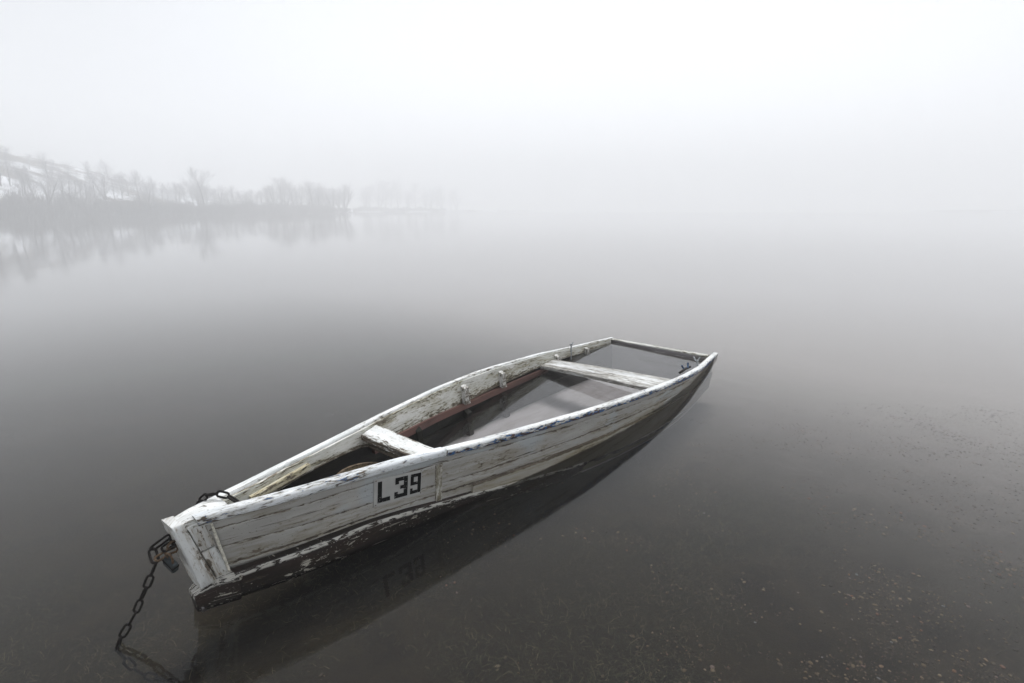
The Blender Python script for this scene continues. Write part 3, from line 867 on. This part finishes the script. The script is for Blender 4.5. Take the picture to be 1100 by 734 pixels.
def pebble_protos():
    out = []
    for q in range(5):
        bm = bmesh.new(); bmesh.ops.create_icosphere(bm, subdivisions=2, radius=1)
        sx, sy, sz = nr.uniform(.8, 1.3), nr.uniform(.6, 1.0), nr.uniform(.3, .55)
        v = []
        for p in bm.verts:
            k = 1 + .25 * mnoise.noise(p.co * 1.3 + Vector((q * 5, 0, 0)))
            v.append(Vector((p.co.x * sx * k, p.co.y * sy * k, p.co.z * sz * k)))
        f = [tuple(w.index for w in fc.verts) for fc in bm.faces]
        bm.free(); out.append((v, f))
    return out
pp = pebble_protos()
verts, faces = [], []
cnt = 0
while cnt < 19000:
    y = 0.85 + nr.random() ** 1.3 * 4.2; x = nr.uniform(-.4, 1.15) * (y * 1.0 + .2)
    band = mnoise.noise((x * 2.3, y * 2.3, 31.0)) + .5 * mnoise.noise((x * 7, y * 7, 33.0))
    if nr.random() > -.30 + 1.15 * band + .55 * max(0, x - .35) / (1 + .6 * max(0, y - 1.5)): continue
    rr = .0015 + .0070 * nr.random() ** 6
    z = bed_z(x, y) + rr * .25
    rot = Matrix.Rotation(nr.uniform(0, 6.28), 3, 'Z') @ Matrix.Rotation(nr.uniform(-.3, .3), 3, 'X')
    v, f = pp[nr.randrange(5)]; k = len(verts)
    verts += [tuple(rot @ (p * rr) + Vector((x, y, z))) for p in v]
    faces += [tuple(i + k for i in fc) for fc in f]
    cnt += 1
peb = mesh_obj('pebbles', verts, faces, per_island('pebble_stone', [(0, (0.025, 0.021, 0.016)), (.45, (0.055, 0.042, 0.028)), (.75, (0.105, 0.077, 0.045)), (.91, (0.17, 0.135, 0.09)), (.96, (0.13, 0.055, 0.03)), (1, (0.12, 0.13, 0.13))]), smooth=True, sharp=180)
tag(peb, 'small tan and grey pebbles scattered on the lake bed', 'pebbles', kind='stuff')

# ------------------------------------------------------------------ far banks, trees, brush
K = 2.4        # metres per unit of the bank tables below
def polar(phi, r): return Vector((math.sin(phi) * r, math.cos(phi) * r, 0)) * K
SH = spline_tab([(-80, 58), (-60, 66), (-45, 74), (-38, 82), (-28, 96), (-20, 108), (-16.5, 115)])       # shoreline range by bearing
HT = spline_tab([(-80, 15), (-60, 14), (-45, 12), (-38, 9), (-33, 5.6), (-28, 3.2), (-22, 1.8), (-16.5, .5)])
def hill_z(b, t):
    bank = 1.0 * min(1, t / 4.0)
    up = HT(b) * (1 - math.exp(-max(0, t - 3) / 26.0)) if t > 3 else 0
    return -0.4 + bank * 1.0 + up + .5 * mnoise.noise((b * .5, t * .12, 0)) * min(1, t / 8)
def hill_mat():
    t = NT('snowy_hillside')
    cc = t.n('ShaderNodeTexCoord').outputs['Object']
    a = t.noise(cc, 0.043, 5, .62, .6); b = t.noise(cc, .33, 4, .6)
    f = t.math('ADD', t.math('MULTIPLY', a, .75), t.math('MULTIPLY', b, .25))
    earth = t.mix(b, (0.05, 0.045, 0.03), (0.13, 0.11, 0.075))
    return t.done(t.mix(t.ramp(f, .465, .54), earth, (0.80, 0.82, 0.85)), .9, b, .1, .6, .1)
hm = hill_mat()
def bank_mesh(name, bearings, ts, zf, rf, label):
    v = []; f = []
    for b in bearings:
        for t in ts:
            p = polar(R(b), rf(b) + t); p.z = zf(b, t) * K; v.append(p)
    m = len(ts)
    for i in range(len(bearings) - 1):
        for j in range(m - 1): f.append((i*m+j, i*m+j+1, (i+1)*m+j+1, (i+1)*m+j))
    o = mesh_obj(name, v, f, hm, smooth=True, sharp=180); tag(o, label, 'hill', kind='structure'); return o
bank_mesh('hillside', [-80 + 63.5 * i / 90 for i in range(91)], [0, 1, 2, 3, 4, 5, 7, 9, 12, 15, 18, 22, 27, 33, 40, 50, 62, 80], hill_z, SH, 'snow patched hillside rising behind the bare trees')
SH2 = spline_tab([(-17, 168), (-12, 185), (-6, 210), (0, 250)])
def hill2_z(b, t): return -.4 + min(1, t / 4) * 1.1 + .03 * t * max(0, 1 + b / 4 * -1 - 1) * .1
bank_mesh('far_shore', [-19 + 22 * i / 30 for i in range(31)], [0, 2, 4, 8, 14, 22, 35], hill2_z, SH2, 'low far shore dissolving into the fog')
SH3 = spline_tab([(37, 250), (41, 225), (44, 200), (50, 170), (70, 130)])
bank_mesh('right_shore', [37 + 33 * i / 30 for i in range(31)], [0, 2, 4, 8, 14, 22, 35], lambda b, t: -.4 + min(1, t / 5) * (1.0 + .2 * mnoise.noise((b, t * .2, 0))), SH3, 'low grassy shore barely visible at the far side')

t_ = NT('winter_bark'); cc = t_.n('ShaderNodeTexCoord').outputs['Object']
bark = t_.done(t_.mix(t_.noise(cc, 6, 3), (0.030, 0.026, 0.022), (0.075, 0.065, 0.055)), .9, spec=.1)
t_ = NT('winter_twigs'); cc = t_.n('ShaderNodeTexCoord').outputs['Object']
twig = t_.done(t_.mix(t_.noise(cc, 2, 3), (0.26, 0.26, 0.265), (0.42, 0.42, 0.43)), .9, spec=.1)      # paled: the fog's fading of thin crowns is put into the colour
t_ = NT('dark_brush'); cc = t_.n('ShaderNodeTexCoord').outputs['Object']
brush_m = t_.done(t_.mix(t_.noise(cc, 2, 3), (0.025, 0.022, 0.018), (0.06, 0.05, 0.042)), .9, spec=.1)

def grow_tree(seed, H, spread, levels=4, multi=1):
    """bare broadleaf tree: forks low, many fine upswept twigs filling a loose dome"""
    r = random.Random(seed)
    tr_v, tr_f, cr_v, cr_f = [], [], [], []
    def seg(V, F, p, q, r0, r1, n):
        d = (q - p).normalized(); t = d.orthogonal().normalized(); b = d.cross(t); k = len(V)
        for (c_, rr) in ((p, r0), (q, r1)):
            for i in range(n):
                a = 2 * math.pi * i / n
                V.append(c_ + (t * math.cos(a) + b * math.sin(a)) * rr)
        for i in range(n): F.append((k+i, k+(i+1) % n, k+n+(i+1) % n, k+n+i))
    def branch(p, d, L, rad, lev):
        V, F, n = (tr_v, tr_f, 6) if lev == 0 else (cr_v, cr_f, 4 if lev < 2 else 3)
        ns = 7 if lev == 0 else 4 if lev == 1 else 3
        q = p.copy(); dd = d.copy(); rr = rad
        for i in range(ns):
            dd = (dd + Vector((r.uniform(-1, 1), r.uniform(-1, 1), r.uniform(-.2, .5))) * (.12 if lev == 0 else .22)).normalized()
            nq = q + dd * (L / ns); r1 = rad * (1 - (i + 1) / ns * .7)
            seg(V, F, q, nq, rr, r1, n)
            q, rr = nq, r1
            if lev >= levels: continue
            kids = r.choice((2, 3)) if lev == 0 else r.choice((2, 2, 3)) if lev == 1 else r.choice((1, 2, 2))
            for _ in range(kids):
                ax = dd.orthogonal().normalized(); ax.rotate(Matrix.Rotation(r.uniform(0, 6.28), 3, dd))
                ang = r.uniform(.35, .95) * spread
                nd = (dd * math.cos(ang) + ax * math.sin(ang)); nd.z += .22; nd.normalize()
                f = 1 - i / ns * .55
                branch(q.copy(), nd, L * r.uniform(.42, .62) * (f if lev == 0 else 1), max(.005, rr * r.uniform(.38, .58)), lev + 1)
    for m in range(multi):
        tilt = .2 if multi > 1 else .06
        d0 = Vector((r.uniform(-tilt, tilt), r.uniform(-tilt, tilt), 1)).normalized()
        branch(Vector((r.uniform(-.3, .3), r.uniform(-.3, .3), -.3)), d0, H * (.72 if multi == 1 else .62), H * .015, 0)
    top = max(p.z for p in cr_v); k = H / top
    return [p * k for p in tr_v], tr_f, [p * k for p in cr_v], cr_f
protos = []
for q, (sp_, mu, lv_) in enumerate([(1.0, 1, 4), (1.1, 2, 3), (.8, 1, 4), (1.1, 3, 3), (.85, 2, 3), (1.15, 1, 4)]):
    a, b, c2, d2 = grow_tree(100 + q, 1.0 * 8, sp_, lv_, mu)
    mt = bpy.data.meshes.new('trunk'); mt.from_pydata(a, [], b); mt.materials.append(bark)
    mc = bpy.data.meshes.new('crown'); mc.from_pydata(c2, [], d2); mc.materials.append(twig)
    protos.append((mt, mc))
    print('tree', q, len(b), len(d2))
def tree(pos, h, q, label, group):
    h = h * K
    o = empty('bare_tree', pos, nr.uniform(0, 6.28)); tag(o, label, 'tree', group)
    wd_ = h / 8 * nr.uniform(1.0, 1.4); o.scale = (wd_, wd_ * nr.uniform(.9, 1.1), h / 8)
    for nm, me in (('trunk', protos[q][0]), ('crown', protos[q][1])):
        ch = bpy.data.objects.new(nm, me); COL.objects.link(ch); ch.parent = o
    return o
def px_b(px): return math.degrees(math.atan((px - 550) / 577.0))      # bearing of a picture column near the horizon
# along the left shore, thinning as it runs away into the fog
b = -62.0
while b < -17.0:
    t = nr.uniform(3.0, 13.0); p = polar(R(b), SH(b) + t); p.z = (hill_z(b, t) - .1) * K
    px = 550 + 577 * math.tan(R(b))
    hh = 4.3 if px < 160 else 3.7 if px < 290 else 5.6
    lab = 'bare winter tree in the dense row along the left shore' if px < 170 else ('low bare tree half lost in fog towards the middle of the left shore' if px < 290 else 'bare tree in the rounded clump at the tip of the left shore')
    grp = 'bare trees along the left shore' if px < 170 else ('low bare trees on the fading shore' if px < 290 else 'trees of the rounded clump')
    tree(p, hh * nr.uniform(.8, 1.15), nr.choice((1, 3, 4, 3)) if px >= 290 else nr.randrange(6), lab, grp)
    b += nr.uniform(.35, .75) * (1.0 if px < 160 else .85)
# one taller tree standing out of the low stretch
bb = px_b(219); p = polar(R(bb), SH(bb) + 4); p.z = (hill_z(bb, 4) - .1) * K
tree(p, 6.6, 0, 'taller bare tree rising above the low trees near the shore snow patch', None)
# second row up the hillside
b = -60.0
while b < -30:
    t = nr.uniform(16, 34); p = polar(R(b), SH(b) + t); p.z = (hill_z(b, t) - .1) * K
    tree(p, nr.uniform(2.2, 3.4), nr.randrange(6), 'faint bare tree higher up the snowy hillside behind the shore row', 'hillside trees above the shore row')
    b += nr.uniform(1.0, 2.0)
# far clump beyond the gap
px = 392
while px < 492:
    bb = px_b(px); t = nr.uniform(3, 12); p = polar(R(bb), SH2(bb) + t); p.z = .6 * K
    tree(p, nr.uniform(8, 11.5) * (1 - .2 * max(0, px - 430) / 110), nr.randrange(6), 'pale bare tree beyond the gap in the shore nearly swallowed by fog', 'fog covered trees beyond the gap')
    px += nr.uniform(5, 11)

def brush(name, bearings, rf, zf, hmax, n, label, depth=5.0, seed=3):
    r = random.Random(seed); v, f = [], []
    for _ in range(n):
        b = r.uniform(*bearings); t = r.uniform(.3, depth)
        p = polar(R(b), rf(b) + t); p.z = zf(b, t) * K
        h = K * hmax(b) * r.uniform(.35, 1.0) * (.75 + .5 * mnoise.noise((b * 1.3, t * .3, 4)))
        lean = Vector((r.uniform(-.4, .4), r.uniform(-.4, .4), 1)).normalized()
        q = p + lean * h; w = r.uniform(.024, .065)
        sd = Vector((r.uniform(-1, 1), r.uniform(-1, 1), 0)).normalized() * w
        s2 = Vector((-sd.y, sd.x, 0))
        k = len(v); v += [p + sd, p + s2, p - sd, q]; f += [(k, k+1, k+3), (k+1, k+2, k+3), (k+2, k, k+3)]
        for _ in range(3):
            m = p + (q - p) * r.uniform(.3, .95)
            e = m + Vector((r.uniform(-1, 1), r.uniform(-1, 1), r.uniform(.1, .9))) * h * .28
            k = len(v); v += [m + sd * .6, m - sd * .6, e]; f.append((k, k+1, k+2))
    o = mesh_obj(name, v, f, brush_m); tag(o, label, 'brush', kind='stuff'); return o
brush('shore_brush', (-66, -16.6), SH, hill_z, lambda b: lerp_tab([(-60, 2.6), (-44, 2.5), (-30, 2.1), (-24, 2.5), (-20, 2.2), (-18, 1.2), (-16.6, .25)], b), 34000, 'dense dark brush lining the left shore')
brush('far_brush', (-16.5, -7), SH2, lambda b, t: .4, lambda b: 1.9, 11000, 'faint brush on the far shore', depth=3.0, seed=5)
brush('reeds', (39, 66), SH3, lambda b, t: .3, lambda b: 1.0, 4000, 'low reeds on the faint right shore', seed=6)

# ------------------------------------------------------------------ fog
hv = [(x, y, z) for z in (-5.6, 64) for (x, y) in ((-790, -90), (790, -90), (790, 850), (-790, 850))]
hf = [(0, 1, 2, 3), (4, 5, 6, 7), (0, 1, 5, 4), (1, 2, 6, 5), (2, 3, 7, 6), (3, 0, 4, 7)]
t_ = NT('fog')
pv = t_.n('ShaderNodeVolumePrincipled')
pv.inputs['Color'].default_value = (0.985, 0.992, 1.0, 1)
pv.inputs['Density'].default_value = 0.0055
pv.inputs['Anisotropy'].default_value = 0.0
t_.t.links.new(pv.outputs[0], t_.out.inputs['Volume'])
haze = mesh_obj('haze', hv, hf, t_.m)
tag(haze, 'pale fog filling the air over the lake', 'fog', kind='stuff')
